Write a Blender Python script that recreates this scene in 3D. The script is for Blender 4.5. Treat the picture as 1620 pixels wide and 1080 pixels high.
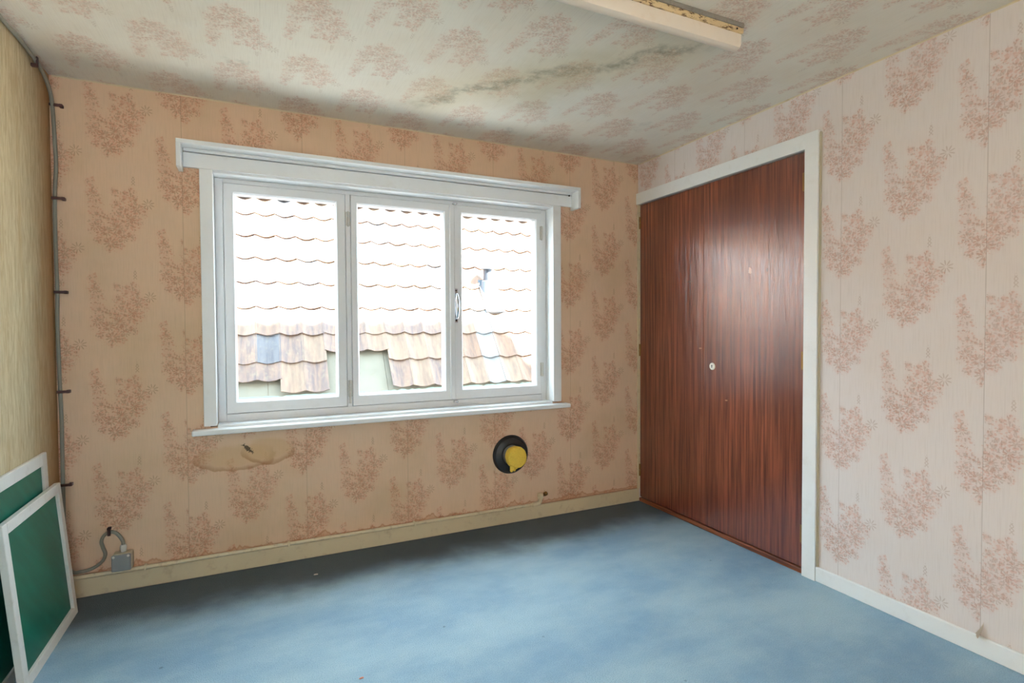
import bpy, bmesh, math, random
from mathutils import Vector, Matrix
R = random.Random(7)
scene = bpy.context.scene
for o in list(bpy.data.objects):
    bpy.data.objects.remove(o)

# ------------------------------------------------------------------ camera
CAM, YAW, PITCH, ROLL, FPX = (0.823, -3.0595, 1.219), 0.4381, -0.0248, -0.0055, 855.9
cam = bpy.data.cameras.new('camera'); co = bpy.data.objects.new('camera', cam)
scene.collection.objects.link(co); scene.camera = co
_s, _c, _sp, _cp, _sr, _cr = math.sin(YAW), math.cos(YAW), math.sin(PITCH), math.cos(PITCH), math.sin(ROLL), math.cos(ROLL)
_r, _f, _u = Vector((_c, -_s, 0)), Vector((_s, _c, 0)), Vector((0, 0, 1))
_f2 = _f*_cp + _u*_sp; _u2 = _u*_cp - _f*_sp
_r3 = _r*_cr + _u2*_sr; _u3 = _u2*_cr - _r*_sr
co.matrix_world = Matrix.Translation(CAM) @ Matrix((_r3, _u3, -_f2)).transposed().to_4x4()
cam.sensor_width = 36; cam.lens = FPX/1620*36; cam.clip_start = 0.02; cam.clip_end = 200

# ------------------------------------------------------------------ sky, sun, exposure
world = bpy.data.worlds.new('sky'); scene.world = world; world.use_nodes = True
bg = world.node_tree.nodes['Background']
bg.inputs[0].default_value = (0.67, 0.85, 1.0, 1); bg.inputs[1].default_value = 1.0
sd = bpy.data.lights.new('sun', 'SUN'); sd.energy = 8.5; sd.angle = 0.02; sd.color = (1.0, 0.92, 0.82)
so = bpy.data.objects.new('sun', sd); scene.collection.objects.link(so)
TO_SUN = Vector((0.45, -0.55, 0.70)).normalized()
so.rotation_euler = TO_SUN.to_track_quat('Z', 'Y').to_euler(); so.location = (6, -8, 10)
vs = scene.view_settings
vs.view_transform = 'Standard'; vs.look = 'None'; vs.exposure = 3.72; vs.gamma = 1.0; vs.use_curve_mapping = False

scene.cycles.max_bounces = 7; scene.cycles.diffuse_bounces = 4; scene.cycles.glossy_bounces = 3

# ------------------------------------------------------------------ helpers
COL = scene.collection
def tag(o, label=None, cat=None, group=None, kind=None):
    for k, v in (('label', label), ('category', cat), ('group', group), ('kind', kind)):
        if v: o[k] = v
    return o
def wloc(o):
    v = Vector((0, 0, 0))
    while o is not None:
        v += o.location; o = o.parent
    return v
def empty(name, loc, **k):
    o = bpy.data.objects.new(name, None); o.empty_display_size = .05
    COL.objects.link(o); o.location = loc
    return tag(o, **k)
def mat_of(m): return M[m] if isinstance(m, str) else m
def obj(name, bm, m, parent=None, smooth=False, **k):
    """world-space bmesh -> one mesh object whose origin sits at its own centre"""
    me = bpy.data.meshes.new(name)
    if bm.verts:
        lo = Vector([min(v.co[i] for v in bm.verts) for i in range(3)]); hi = Vector([max(v.co[i] for v in bm.verts) for i in range(3)])
        c = (lo+hi)/2
    else: c = Vector()
    bmesh.ops.translate(bm, verts=bm.verts, vec=-c)
    bmesh.ops.recalc_face_normals(bm, faces=bm.faces)
    bm.to_mesh(me); bm.free()
    ms = m if isinstance(m, (list, tuple)) else [m]
    for x in ms: me.materials.append(mat_of(x))
    if smooth:
        me.shade_smooth()
        me.set_sharp_from_angle(angle=math.radians(38))
    o = bpy.data.objects.new(name, me); COL.objects.link(o)
    if parent: o.parent = parent; o.location = c - wloc(parent)
    else: o.location = c
    return tag(o, **k)
def bx(bm, x0, x1, y0, y1, z0, z1, bev=0.0, seg=1, M4=None):
    r = bmesh.ops.create_cube(bm, size=1)
    vs_ = r['verts']
    for v in vs_:
        v.co = Vector(((x0+x1)/2 + v.co.x*(x1-x0), (y0+y1)/2 + v.co.y*(y1-y0), (z0+z1)/2 + v.co.z*(z1-z0)))
    if bev:
        es = list({e for v in vs_ for e in v.link_edges})
        g = bmesh.ops.bevel(bm, geom=es, offset=bev, segments=seg, affect='EDGES', profile=.5)
        vs_ = list({v for f in g['faces'] for v in f.verts} | {v for v in vs_ if v.is_valid})
    if M4 is not None: bmesh.ops.transform(bm, matrix=M4, verts=vs_)
    return vs_
def box(name, x0, x1, y0, y1, z0, z1, m, parent=None, bev=0.002, seg=2, M4=None, **k):
    bm = bmesh.new(); bx(bm, x0, x1, y0, y1, z0, z1, bev, seg, M4)
    return obj(name, bm, m, parent, **k)
def lathe(bm, prof, n=32, M4=None, a0=0.0):
    """prof: list of (radius, height) turned about local Z"""
    rings = []
    for r, h in prof:
        if r < 1e-6: rings.append([bm.verts.new((0, 0, h))])
        else: rings.append([bm.verts.new((r*math.cos(a0+2*math.pi*i/n), r*math.sin(a0+2*math.pi*i/n), h)) for i in range(n)])
    for a, b in zip(rings, rings[1:]):
        for i in range(n):
            j = (i+1) % n
            if len(a) == 1 and len(b) == 1: continue
            if len(a) == 1: bm.faces.new((a[0], b[i], b[j]))
            elif len(b) == 1: bm.faces.new((a[i], a[j], b[0]))
            else: bm.faces.new((a[i], a[j], b[j], b[i]))
    vv = [v for r in rings for v in r]
    if M4 is not None: bmesh.ops.transform(bm, matrix=M4, verts=vv)
    return vv
def catmull(pts, k=8):
    P = [Vector(p) for p in pts]; P = [P[0]*2-P[1]] + P + [P[-1]*2-P[-2]]; out = []
    for i in range(1, len(P)-2):
        for j in range(k):
            t = j/k; a, b, c, d = P[i-1:i+3]
            out.append(.5*((2*b)+(c-a)*t+(2*a-5*b+4*c-d)*t*t+(3*b-a-3*c+d)*t**3))
    return out + [P[-2]]
def tube(bm, pts, r, n=10, caps=True):
    pts = [Vector(p) for p in pts]; rings = []; prev = None
    for i, p in enumerate(pts):
        t = (pts[min(i+1, len(pts)-1)] - pts[max(i-1, 0)]).normalized()
        if prev is None:
            a = Vector((0, 0, 1)) if abs(t.z) < .9 else Vector((1, 0, 0))
            prev = (a - t*a.dot(t)).normalized()
        prev = (prev - t*prev.dot(t)).normalized(); b = t.cross(prev)
        rr = r[i] if isinstance(r, (list, tuple)) else r
        rings.append([bm.verts.new(p + prev*rr*math.cos(2*math.pi*k/n) + b*rr*math.sin(2*math.pi*k/n)) for k in range(n)])
    for a, b in zip(rings, rings[1:]):
        for k in range(n): bm.faces.new((a[k], a[(k+1) % n], b[(k+1) % n], b[k]))
    if caps: bm.faces.new(rings[0][::-1]); bm.faces.new(rings[-1])
def lin(r, g, b):
    f = lambda c: (c/255/12.92) if c/255 <= .04045 else ((c/255+.055)/1.055)**2.4
    return (f(r), f(g), f(b), 1)

# ------------------------------------------------------------------ materials
class NB:
    def __init__(s, t): s.t = t
    def n(s, ty, **k):
        x = s.t.nodes.new(ty)
        for a, b in k.items(): setattr(x, a, b)
        return x
    def put(s, sock, v):
        if v is None: return
        if isinstance(v, bpy.types.NodeSocket): s.t.links.new(v, sock)
        else: sock.default_value = v
    def m(s, op, a=None, b=None, c=None, clamp=False):
        x = s.n('ShaderNodeMath', operation=op, use_clamp=clamp)
        for i, v in enumerate((a, b, c)): s.put(x.inputs[i], v)
        return x.outputs[0]
    def v(s, op, a=None, b=None, scale=None):
        x = s.n('ShaderNodeVectorMath', operation=op)
        s.put(x.inputs[0], a); s.put(x.inputs[1], b)
        if scale is not None: s.put(x.inputs['Scale'], scale)
        return x.outputs['Value'] if op in ('LENGTH', 'DOT_PRODUCT', 'DISTANCE') else x.outputs[0]
    def xyz(s, a=0., b=0., c=0.):
        x = s.n('ShaderNodeCombineXYZ')
        for i, q in enumerate((a, b, c)): s.put(x.inputs[i], q)
        return x.outputs[0]
    def sep(s, v):
        x = s.n('ShaderNodeSeparateXYZ'); s.put(x.inputs[0], v); return x.outputs
    def pos(s): return s.n('ShaderNodeNewGeometry').outputs['Position']
    def obco(s): return s.n('ShaderNodeTexCoord').outputs['Object']
    def noise(s, v, sc, det=3., rough=.5, dist=0., col=False):
        x = s.n('ShaderNodeTexNoise'); s.put(x.inputs['Vector'], v); s.put(x.inputs['Scale'], sc)
        x.inputs['Detail'].default_value = det; x.inputs['Roughness'].default_value = rough; x.inputs['Distortion'].default_value = dist
        return x.outputs['Color'] if col else x.outputs[0]
    def ss(s, v, a, b, lo=0., hi=1.):
        x = s.n('ShaderNodeMapRange', interpolation_type='SMOOTHSTEP')
        s.put(x.inputs[0], v); x.inputs[1].default_value = a; x.inputs[2].default_value = b; x.inputs[3].default_value = lo; x.inputs[4].default_value = hi
        return x.outputs[0]
    def mix(s, f, a, b, mode='MIX'):
        x = s.n('ShaderNodeMix', data_type='RGBA', blend_type=mode)
        s.put(x.inputs[0], f); s.put(x.inputs[6], a); s.put(x.inputs[7], b)
        return x.outputs[2]
    def bump(s, h, st=.2, d=.01):
        x = s.n('ShaderNodeBump'); s.put(x.inputs['Height'], h); x.inputs['Strength'].default_value = st; x.inputs['Distance'].default_value = d
        return x.outputs[0]
M = {}
def new(name):
    m = bpy.data.materials.new(name); m.use_nodes = True; M[name] = m
    return m, NB(m.node_tree), m.node_tree.nodes['Principled BSDF']
def paint(name, col, rough=.45, var=.06, sc=6., dirt=None, dirtamt=.0, metal=0., bumpst=.05, bsc=60., spec=.5):
    m, b, p = new(name)
    g = b.pos()
    n = b.noise(g, sc, 4.)
    c = b.mix(b.m('MULTIPLY', b.ss(n, .35, .75), var*2, clamp=True), col, tuple(x*(.72) for x in col[:3])+(1,))
    if dirt: c = b.mix(b.m('MULTIPLY', b.ss(b.noise(g, sc*5, 6., .65), .52, .75), dirtamt), c, dirt)
    b.put(p.inputs['Base Color'], c); p.inputs['Roughness'].default_value = rough; p.inputs['Metallic'].default_value = metal
    p.inputs['Specular IOR Level'].default_value = spec
    if bumpst: b.put(p.inputs['Normal'], b.bump(b.noise(g, bsc, 3.), bumpst, .004))
    return m

# ---- floral wallpaper print as a node group (u, v in metres)
PW, PH = 0.2725, 0.438
BLOBS = [(-.222,.085,.012,.020),(-.216,.045,.018,.024),(-.208,.004,.022,.028),(-.206,-.050,.022,.032),(-.202,-.104,.022,.030),
 (-.186,-.132,.034,.026),(-.180,-.062,.014,.020),(-.141,-.078,.024,.024),(-.102,-.044,.032,.026),(-.063,-.030,.032,.028),(-.034,-.030,.024,.026),
 (-.102,-.102,.036,.032),(-.063,-.088,.030,.032),(-.073,-.150,.024,.020),(-.114,-.146,.030,.028),(-.140,-.186,.028,.024),(-.162,-.222,.012,.016),
 (-.120,-.204,.020,.016),(-.190,-.180,.022,.016),(-.083,.030,.024,.024),(-.131,.046,.016,.016),(-.066,.052,.014,.016),(-.124,-.008,.016,.016),(-.055,.012,.013,.024)]
def make_print():
    t = bpy.data.node_groups.new('floral_print', 'ShaderNodeTree'); b = NB(t)
    for nm in ('U', 'V', 'U0', 'Seam'): t.interface.new_socket(nm, in_out='INPUT', socket_type='NodeSocketFloat')
    for nm in ('Pink', 'Brown', 'SeamLine', 'Wash'): t.interface.new_socket(nm, in_out='OUTPUT', socket_type='NodeSocketFloat')
    gi, go = b.n('NodeGroupInput'), b.n('NodeGroupOutput')
    U, V, U0, S = gi.outputs[:4]
    q = b.m('DIVIDE', b.m('SUBTRACT', U, S), 2*PW)
    strip = b.m('FLOOR', q)
    hsh = b.m('FRACT', b.m('MULTIPLY', b.m('SINE', b.m('MULTIPLY', b.m('ADD', strip, 3.0), 12.9898)), 437.58))
    fr = b.m('SUBTRACT', q, strip)
    edge = b.m('MINIMUM', fr, b.m('SUBTRACT', 1.0, fr))
    b.put(go.inputs[2], b.ss(edge, .0008, .0035, 1., 0.))
    c = b.m('DIVIDE', b.m('SUBTRACT', U, U0), PW); col = b.m('FLOOR', c)
    uu = b.m('MULTIPLY', b.m('SUBTRACT', c, col), PW)
    par = b.m('SUBTRACT', col, b.m('MULTIPLY', b.m('FLOOR', b.m('MULTIPLY', col, .5)), 2.0))
    v2 = b.m('ADD', b.m('ADD', V, b.m('MULTIPLY', par, PH/2)), b.m('MULTIPLY', hsh, .06))
    d = b.m('DIVIDE', v2, PH); vv = b.m('MULTIPLY', b.m('SUBTRACT', d, b.m('FLOOR', d)), PH)
    P = b.xyz(b.m('SUBTRACT', uu, .248), b.m('SUBTRACT', vv, .25), 0.)          # motif coordinates, leaf spray at the origin
    wob = b.v('SCALE', b.v('SUBTRACT', b.noise(P, 45., 2., col=True), (.5, .5, .5)), scale=.040)
    Pw = b.v('ADD', P, wob)
    env = None
    for (dx, dz, rx, rz) in BLOBS:
        e = b.v('LENGTH', b.v('MULTIPLY', b.v('SUBTRACT', Pw, (dx, dz, 0)), (.84/rx, .84/rz, 0)))
        env = e if env is None else b.m('MINIMUM', env, e)
    inside = b.ss(env, .5, 1.75, 1., 0.)
    b.put(go.inputs[3], b.ss(env, .3, 1.6, 1., 0.))
    fine = b.v('ADD', P, b.v('SCALE', b.v('SUBTRACT', b.noise(P, 160., 2., col=True), (.5, .5, .5)), scale=.010))
    def petals(scl, stretch, off):
        x = b.n('ShaderNodeTexVoronoi'); x.feature = 'F1'
        b.put(x.inputs['Vector'], b.v('MULTIPLY', b.v('ADD', fine, off), stretch)); x.inputs['Scale'].default_value = scl
        return x.outputs['Distance'], b.sep(x.outputs['Color'])
    d1, c1 = petals(78., (1, 1.15, 1), (0, 0, 0))
    d2, c2 = petals(85., (1.7, .8, 1), (1.3, 2.1, 0))
    d3, c3 = petals(85., (.8, 1.7, 1), (4.3, 1.1, 0))
    pink = b.m('MULTIPLY', b.ss(b.m('SUBTRACT', d1, b.m('MULTIPLY', inside, .52)), -.07, .05, 1., 0.), b.ss(c1[0], .16, .34))
    br = b.m('MULTIPLY', b.ss(b.m('SUBTRACT', d2, b.m('MULTIPLY', inside, .42)), -.06, .05, 1., 0.), b.ss(c2[0], .42, .52))
    br3 = b.m('MULTIPLY', b.ss(b.m('SUBTRACT', d3, b.m('MULTIPLY', inside, .42)), -.06, .05, 1., 0.), b.ss(c3[0], .50, .60))
    br = b.m('MAXIMUM', br, br3)
    # leaf spray and daisies: radial leaflets of unequal number
    spray = None
    for (ox, oy, rad, lobes, ph, wd) in ((0, 0, .026, 4.5, 0., .40), (-.165, -.138, .024, 5.5, .4, .30), (-.122, -.120, .024, 6., 1.1, .30), (-.150, -.190, .028, 5., .2, .34), (-.205, -.118, .020, 4.5, .9, .36),
                                     (-.070, -.072, .020, 5., .6, .36), (-.212, .030, .018, 4., .3, .40), (-.100, -.168, .020, 4.5, 1.4, .36), (-.050, -.028, .018, 4., 2., .4)):
        q_ = b.v('SUBTRACT', fine if rad < .0255 else P, (ox, oy, 0)); sx, sy, _ = b.sep(q_)
        lf = b.m('ABSOLUTE', b.m('SINE', b.m('ADD', b.m('MULTIPLY', b.m('ARCTAN2', sy, sx), lobes), ph)))
        rn = b.m('DIVIDE', b.v('LENGTH', q_), rad)
        one = b.m('MULTIPLY', b.ss(b.m('SUBTRACT', lf, b.m('ADD', b.m('MULTIPLY', rn, .5), wd)), 0., .14), b.m('MULTIPLY', b.ss(rn, .92, 1.1, 1., 0.), b.ss(rn, .10, .35)))
        spray = one if spray is None else b.m('MAXIMUM', spray, one)
    # floating sprig above the bouquet
    q2 = b.v('SUBTRACT', P, (-.058, .108, 0)); qx, qy, _ = b.sep(q2)
    tw = b.m('ABSOLUTE', b.m('SUBTRACT', b.m('ABSOLUTE', qx), b.m('MULTIPLY', b.m('PINGPONG', b.m('ADD', qy, .03), .007), .9)))
    sprig = b.m('MULTIPLY', b.ss(tw, .0012, .003, 1., 0.), b.m('MULTIPLY', b.ss(b.m('ABSOLUTE', qy), .022, .027, 1., 0.),
              b.ss(b.m('SUBTRACT', b.m('ABSOLUTE', qx), b.m('MULTIPLY', b.m('SUBTRACT', .026, qy), .25)), 0., .002, 1., 0.)))
    b.put(go.inputs[0], pink)
    b.put(go.inputs[1], b.m('MAXIMUM', br, b.m('MAXIMUM', spray, sprig)))
    return t
PRINT = make_print()
def wallpaper(name, ax, u0, seam, base, v0=0., flip=1., fade=1.0, extra=None, dirt=.25, seamv=.35):
    m, b, p = new(name)
    g = b.pos(); s = b.sep(g)
    U = s['XYZ'.index(ax[0])]; V = s['XYZ'.index(ax[1])]
    if flip < 0: U = b.m('MULTIPLY', U, -1.)
    G = b.n('ShaderNodeGroup'); G.node_tree = PRINT
    b.put(G.inputs[0], U); b.put(G.inputs[1], b.m('ADD', V, -v0)); G.inputs[2].default_value = u0; G.inputs[3].default_value = seam
    cl = b.noise(g, 2.2, 4., .6); yel = b.ss(cl, .42, .72)
    c = b.mix(b.m('MULTIPLY', yel, dirt), base, lin(205, 176, 138))
    thr = b.noise(b.xyz(b.m('MULTIPLY', U, 300.), b.m('MULTIPLY', V, 9.), 0.), 1., 2.)
    c = b.mix(b.m('MULTIPLY', b.ss(thr, .45, .75), .10), c, lin(150, 125, 105))
    c = b.mix(b.m('MULTIPLY', G.outputs[3], .20*fade), c, lin(212, 142, 120))
    wear = b.ss(b.noise(g, 3.1, 3.), .2, .75, .72, 1.)
    c = b.mix(b.m('MULTIPLY', b.m('MULTIPLY', G.outputs[0], wear), .46*fade), c, lin(210, 140, 112))
    c = b.mix(b.m('MULTIPLY', b.m('MULTIPLY', G.outputs[1], wear), .42*fade), c, lin(152, 112, 80))
    c = b.mix(b.m('MULTIPLY', G.outputs[2], seamv), c, lin(120, 92, 70))
    if extra: c = extra(b, g, s, c)
    b.put(p.inputs['Base Color'], c); p.inputs['Roughness'].default_value = .75; p.inputs['Specular IOR Level'].default_value = .25
    h = b.m('ADD', b.noise(g, 7., 3.), b.m('MULTIPLY', thr, .12))
    b.put(p.inputs['Normal'], b.bump(h, .18, .01))
    return m
def ell(b, U, V, cu, cv, ru, rv, wob):
    a = b.v('LENGTH', b.xyz(b.m('MULTIPLY', b.m('SUBTRACT', U, cu), 1/ru), b.m('MULTIPLY', b.m('SUBTRACT', V, cv), 1/rv), 0.))
    return b.m('ADD', a, wob)
def back_extra(b, g, s, c):
    X, Z = s[0], s[2]
    w = b.m('MULTIPLY', b.m('SUBTRACT', b.noise(g, 14., 4.), .5), .55)
    for (cu, cv, ru, rv) in ((.715, .575, .19, .07), (.86, .60, .13, .075)):     # water stain under the sill
        e = ell(b, X, Z, cu, cv, ru, rv, w)
        c = b.mix(b.m('MULTIPLY', b.ss(e, .6, 1., 1., 0.), .5), c, lin(216, 178, 130))
        ring = b.m('MULTIPLY', b.ss(e, .68, .96), b.ss(e, .98, 1.05, 1., 0.))
        c = b.mix(b.m('MULTIPLY', b.m('MULTIPLY', ring, b.ss(Z, .64, .55)), .5), c, lin(170, 112, 66))
    dg = b.m('ADD', b.m('SUBTRACT', X, .765), b.m('SUBTRACT', Z, .612))            # dark torn scuff
    e = ell(b, b.m('ADD', X, Z), b.m('SUBTRACT', X, Z), .765+.612, .765-.612, .015, .046, b.m('MULTIPLY', b.m('SUBTRACT', b.noise(g, 110., 3.), .5), 2.6))
    c = b.mix(b.m('MULTIPLY', b.ss(e, .8, 1.05, 1., 0.), .85), c, lin(70, 58, 48))
    # rust line and tide marks above the skirting pipe
    n = b.noise(b.xyz(b.m('MULTIPLY', X, 5.), 0., 0.), 1., 4., .7)
    top = b.m('ADD', .098, b.m('MULTIPLY', b.ss(n, .45, .75), .05))
    dl = b.m('SUBTRACT', Z, top)
    c = b.mix(b.m('MULTIPLY', b.ss(b.m('ABSOLUTE', dl), .002, .008, 1., 0.), .45), c, lin(176, 108, 66))
    c = b.mix(b.m('MULTIPLY', b.ss(dl, -.01, .012, 1., 0.), .35), c, lin(196, 132, 92))
    c = b.mix(b.ss(Z, .088, .093, .6, 0.), c, lin(150, 88, 54))
    return c
def ceil_extra(b, g, s, c):
    X, Y = s[0], s[1]
    # mould streak running from near the window wall towards the lamp
    ax, ay, bx_, by = 1.55, -.40, 2.50, -1.42
    L = math.hypot(bx_-ax, by-ay); dx, dy = (bx_-ax)/L, (by-ay)/L
    rx, ry = b.m('SUBTRACT', X, ax), b.m('SUBTRACT', Y, ay)
    t = b.m('ADD', b.m('MULTIPLY', rx, dx), b.m('MULTIPLY', ry, dy))
    d = b.m('ADD', b.m('MULTIPLY', rx, -dy), b.m('MULTIPLY', ry, dx))
    d = b.m('ADD', d, b.m('MULTIPLY', b.m('SUBTRACT', b.noise(g, 4., 5., .6), .5), .30))
    al = b.m('MULTIPLY', b.ss(t, -.25, .25), b.ss(t, L-.15, L+.10, 1., 0.))
    core = b.m('MULTIPLY', b.ss(b.m('ABSOLUTE', d), .0, .07, 1., 0.), al)
    wide = b.m('MULTIPLY', b.ss(b.m('ABSOLUTE', d), .02, .30, 1., 0.), al)
    c = b.mix(b.m('MULTIPLY', wide, .30), c, lin(206, 188, 142))
    c = b.mix(b.m('MULTIPLY', b.m('MULTIPLY', core, b.ss(b.noise(g, 22., 5., .7), .3, .65)), .62), c, lin(112, 108, 84))
    blot = b.ss(b.noise(g, 1.6, 5., .65), .55, .72)
    c = b.mix(b.m('MULTIPLY', blot, .25), c, lin(190, 176, 140))
    mould = b.m('MULTIPLY', b.ss(b.noise(g, 2.7, 6., .75), .60, .72), b.ss(Y, -.95, -.25))
    c = b.mix(b.m('MULTIPLY', mould, .35), c, lin(130, 128, 108))
    return c
PAPER = lin(227, 217, 213); PAPER_B = lin(230, 196, 165)  # same paper; warm and cool wall light put into the two base tones
wallpaper('wallpaper_back', 'XZ', .1125-PW,   .5-4*PW, PAPER_B, v0=2.048-.25-4*PH, extra=back_extra, dirt=.45)
wallpaper('wallpaper_right', 'YZ', 1.60-.248, 1.455, PAPER, v0=2.162-.25-4*PH, flip=-1., fade=.78, dirt=.12)
wallpaper('wallpaper_ceiling', 'XY', .1, .3, lin(231, 224, 210), extra=ceil_extra, fade=.62, dirt=.2, seamv=.06)
wallpaper('wallpaper_rear', 'XZ', .1, .3, PAPER)

def left_paper():
    m, b, p = new('wallpaper_left')
    g = b.pos(); X, Y, Z = b.sep(g)
    f = b.noise(b.xyz(0., b.m('MULTIPLY', Y, 60.), b.m('MULTIPLY', Z, 9.)), 1., 5., .65, .6)
    f2 = b.noise(b.xyz(0., b.m('MULTIPLY', Y, 9.), b.m('MULTIPLY', Z, 1.4)), 1., 4., .6)
    c = b.mix(b.ss(f, .3, .7), lin(186, 166, 130), lin(212, 196, 160))
    c = b.mix(b.m('MULTIPLY', b.ss(f2, .45, .75), .5), c, lin(182, 146, 98))
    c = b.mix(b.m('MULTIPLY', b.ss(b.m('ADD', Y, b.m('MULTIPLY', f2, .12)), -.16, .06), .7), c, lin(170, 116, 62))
    b.put(p.inputs['Base Color'], c); p.inputs['Roughness'].default_value = .8; p.inputs['Specular IOR Level'].default_value = .2
    b.put(p.inputs['Normal'], b.bump(f, .35, .006))
left_paper()

def carpet():
    m, b, p = new('blue_carpet')
    g = b.pos(); X, Y, Z = b.sep(g)
    big = b.noise(b.xyz(b.m('MULTIPLY', X, .8), b.m('MULTIPLY', Y, 1.5), 0.), 1.6, 5., .6)
    mid = b.noise(g, 9., 5., .65)
    fine = b.noise(g, 260., 2.)
    c = b.mix(b.ss(big, .3, .7), lin(128, 166, 193), lin(174, 202, 213))
    c = b.mix(b.m('MULTIPLY', b.ss(mid, .4, .75), .3), c, lin(184, 206, 210))
    c = b.mix(b.m('MULTIPLY', b.ss(fine, .35, .7), .35), c, lin(84, 124, 156))
    # shade along the window wall painted into the carpet colour, with a ragged edge
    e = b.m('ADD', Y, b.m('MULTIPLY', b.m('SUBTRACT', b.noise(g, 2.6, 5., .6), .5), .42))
    wall_shade = b.m('MULTIPLY', b.ss(e, -.52, -.20), .86)
    c = b.mix(wall_shade, c, lin(30, 42, 50))
    spots = b.n('ShaderNodeTexVoronoi'); b.put(spots.inputs['Vector'], g); spots.inputs['Scale'].default_value = 6.
    sp = b.m('MULTIPLY', b.ss(b.m('ADD', spots.outputs['Distance'], b.m('MULTIPLY', mid, .06)), .055, .085, 1., 0.), b.ss(b.sep(spots.outputs['Color'])[0], .5, .6))
    c = b.mix(b.m('MULTIPLY', sp, .5), c, lin(48, 72, 92))
    b.put(p.inputs['Base Color'], c); p.inputs['Roughness'].default_value = .6; p.inputs['Specular IOR Level'].default_value = .5
    p.inputs['Sheen Weight'].default_value = .12; p.inputs['Sheen Roughness'].default_value = .38; p.inputs['Sheen Tint'].default_value = (.86, .94, 1., 1)
    b.put(p.inputs['Normal'], b.bump(b.m('ADD', b.m('MULTIPLY', fine, 1.3), b.m('ADD', b.m('MULTIPLY', mid, .5), b.m('MULTIPLY', b.noise(g, 180., 3., .7), .4))), .5, .006))
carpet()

def mahogany(name, off, marks=()):
    m, b, p = new(name)
    g = b.pos(); X, Y, Z = b.sep(g)
    Yo = b.m('ADD', Y, off)
    a = b.noise(b.xyz(0., b.m('MULTIPLY', Yo, 70.), b.m('MULTIPLY', Z, 1.6)), 1., 5., .62, .25)
    a2 = b.noise(b.xyz(0., b.m('MULTIPLY', Yo, 260.), b.m('MULTIPLY', Z, 6.)), 1., 3., .6)
    a3 = b.noise(b.xyz(0., b.m('MULTIPLY', Yo, 7.), b.m('MULTIPLY', Z, .7)), 1., 4., .55)
    c = b.mix(b.ss(a, .30, .70), lin(86, 38, 28), lin(158, 84, 60))
    c = b.mix(b.m('MULTIPLY', b.ss(a3, .4, .7), .5), c, lin(92, 38, 26))
    c = b.mix(b.m('MULTIPLY', b.ss(a2, .5, .72), .35), c, lin(50, 20, 16))
    for (my, mz, ry, rz, col) in marks:
        e = ell(b, Y, Z, my, mz, ry, rz, b.m('MULTIPLY', b.m('SUBTRACT', b.noise(g, 90., 3.), .5), 1.6))
        c = b.mix(b.m('MULTIPLY', b.ss(e, .8, 1.1, 1., 0.), .8), c, col)
    b.put(p.inputs['Base Color'], c)
    p.inputs['Roughness'].default_value = .34; p.inputs['Coat Weight'].default_value = .9; p.inputs['Coat Roughness'].default_value = .04
    gr = b.noise(b.xyz(0., b.m('MULTIPLY', Yo, 420.), b.m('MULTIPLY', Z, 2.)), 1., 2.)      # upright grain: smears reflections sideways
    b.put(p.inputs['Coat Normal'], b.bump(b.m('ADD', gr, b.m('MULTIPLY', a3, .12)), .55, .0012)); p.inputs['Coat IOR'].default_value = 1.85; p.inputs['Specular IOR Level'].default_value = .25
mahogany('mahogany_far', 0., ((-.49, 1.50, .03, .006, lin(110, 70, 55)), (-.585, 1.09, .012, .005, lin(190, 130, 100))))
mahogany('mahogany_near', 1.37, ((-.95, 1.52, .012, .02, lin(206, 150, 120)), (-1.06, 1.515, .006, .010, lin(40, 26, 22)), (-.79, .80, .010, .004, lin(190, 130, 100))))
def threshold_wood():
    m, b, p = new('threshold_wood')
    g = b.pos(); X, Y, Z = b.sep(g)
    a = b.noise(b.xyz(b.m('MULTIPLY', X, 60.), b.m('MULTIPLY', Y, 3.), b.m('MULTIPLY', Z, 120.)), 1., 4.)
    b.put(p.inputs['Base Color'], b.mix(b.ss(a, .3, .7), lin(92, 46, 28), lin(160, 92, 56))); p.inputs['Roughness'].default_value = .45
threshold_wood()

WHITE = lin(238, 239, 238)
paint('white_paint', WHITE, .38, .03, 3., lin(190, 176, 156), .12)
paint('sash_paint', lin(234, 234, 234), .40, .02, 3., lin(190, 180, 165), .10)
paint('cream_paint', lin(222, 205, 170), .42, .10, 4., lin(150, 110, 74), .30)
paint('pipe_cream', lin(226, 210, 176), .38, .08, 6., lin(140, 92, 58), .40)
paint('worn_white', lin(228, 225, 217), .5, .08, 5., lin(130, 116, 98), .16)
paint('black_rubber', lin(38, 38, 40), .42, .1, 12.)
paint('grey_pipe', lin(120, 122, 122), .5, .1, 12.)
paint('foam', lin(250, 212, 84), .8, .15, 30., lin(200, 140, 40), .6, bumpst=.8, bsc=220.)
paint('cable_grey', lin(140, 138, 124), .55, .06, 12.)
paint('clip_brown', lin(74, 44, 42), .5, .1, 30.)
paint('box_grey', lin(146, 150, 150), .45, .05, 12.)
paint('box_beige', lin(198, 186, 160), .5, .06, 12.)
paint('gland_white', lin(216, 212, 202), .45, .05, 20.)
paint('chrome', lin(206, 208, 212), .22, .03, 20., metal=1., bumpst=0)
paint('brass', lin(150, 112, 62), .38, .2, 40., lin(70, 44, 24), .5, metal=.85, bumpst=0)
paint('painted_hinge', lin(206, 200, 190), .4, .08, 60., lin(130, 116, 100), .5)
paint('dark_gap', lin(40, 30, 26), .8, .1, 10.)
paint('ivory', lin(232, 226, 212), .35, .04, 30.)
paint('lamp_enamel', lin(150, 144, 134), .45, .12, 20., lin(90, 66, 40), .5)
paint('lamp_diffuser', lin(236, 222, 204), .35, .06, 3., lin(214, 180, 140), .2)
paint('green_paint', lin(0, 84, 52), .5, .15, 20., lin(110, 124, 104), .3)
paint('plaster_outside', lin(190, 182, 170), .9, .1, 2.)
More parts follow.
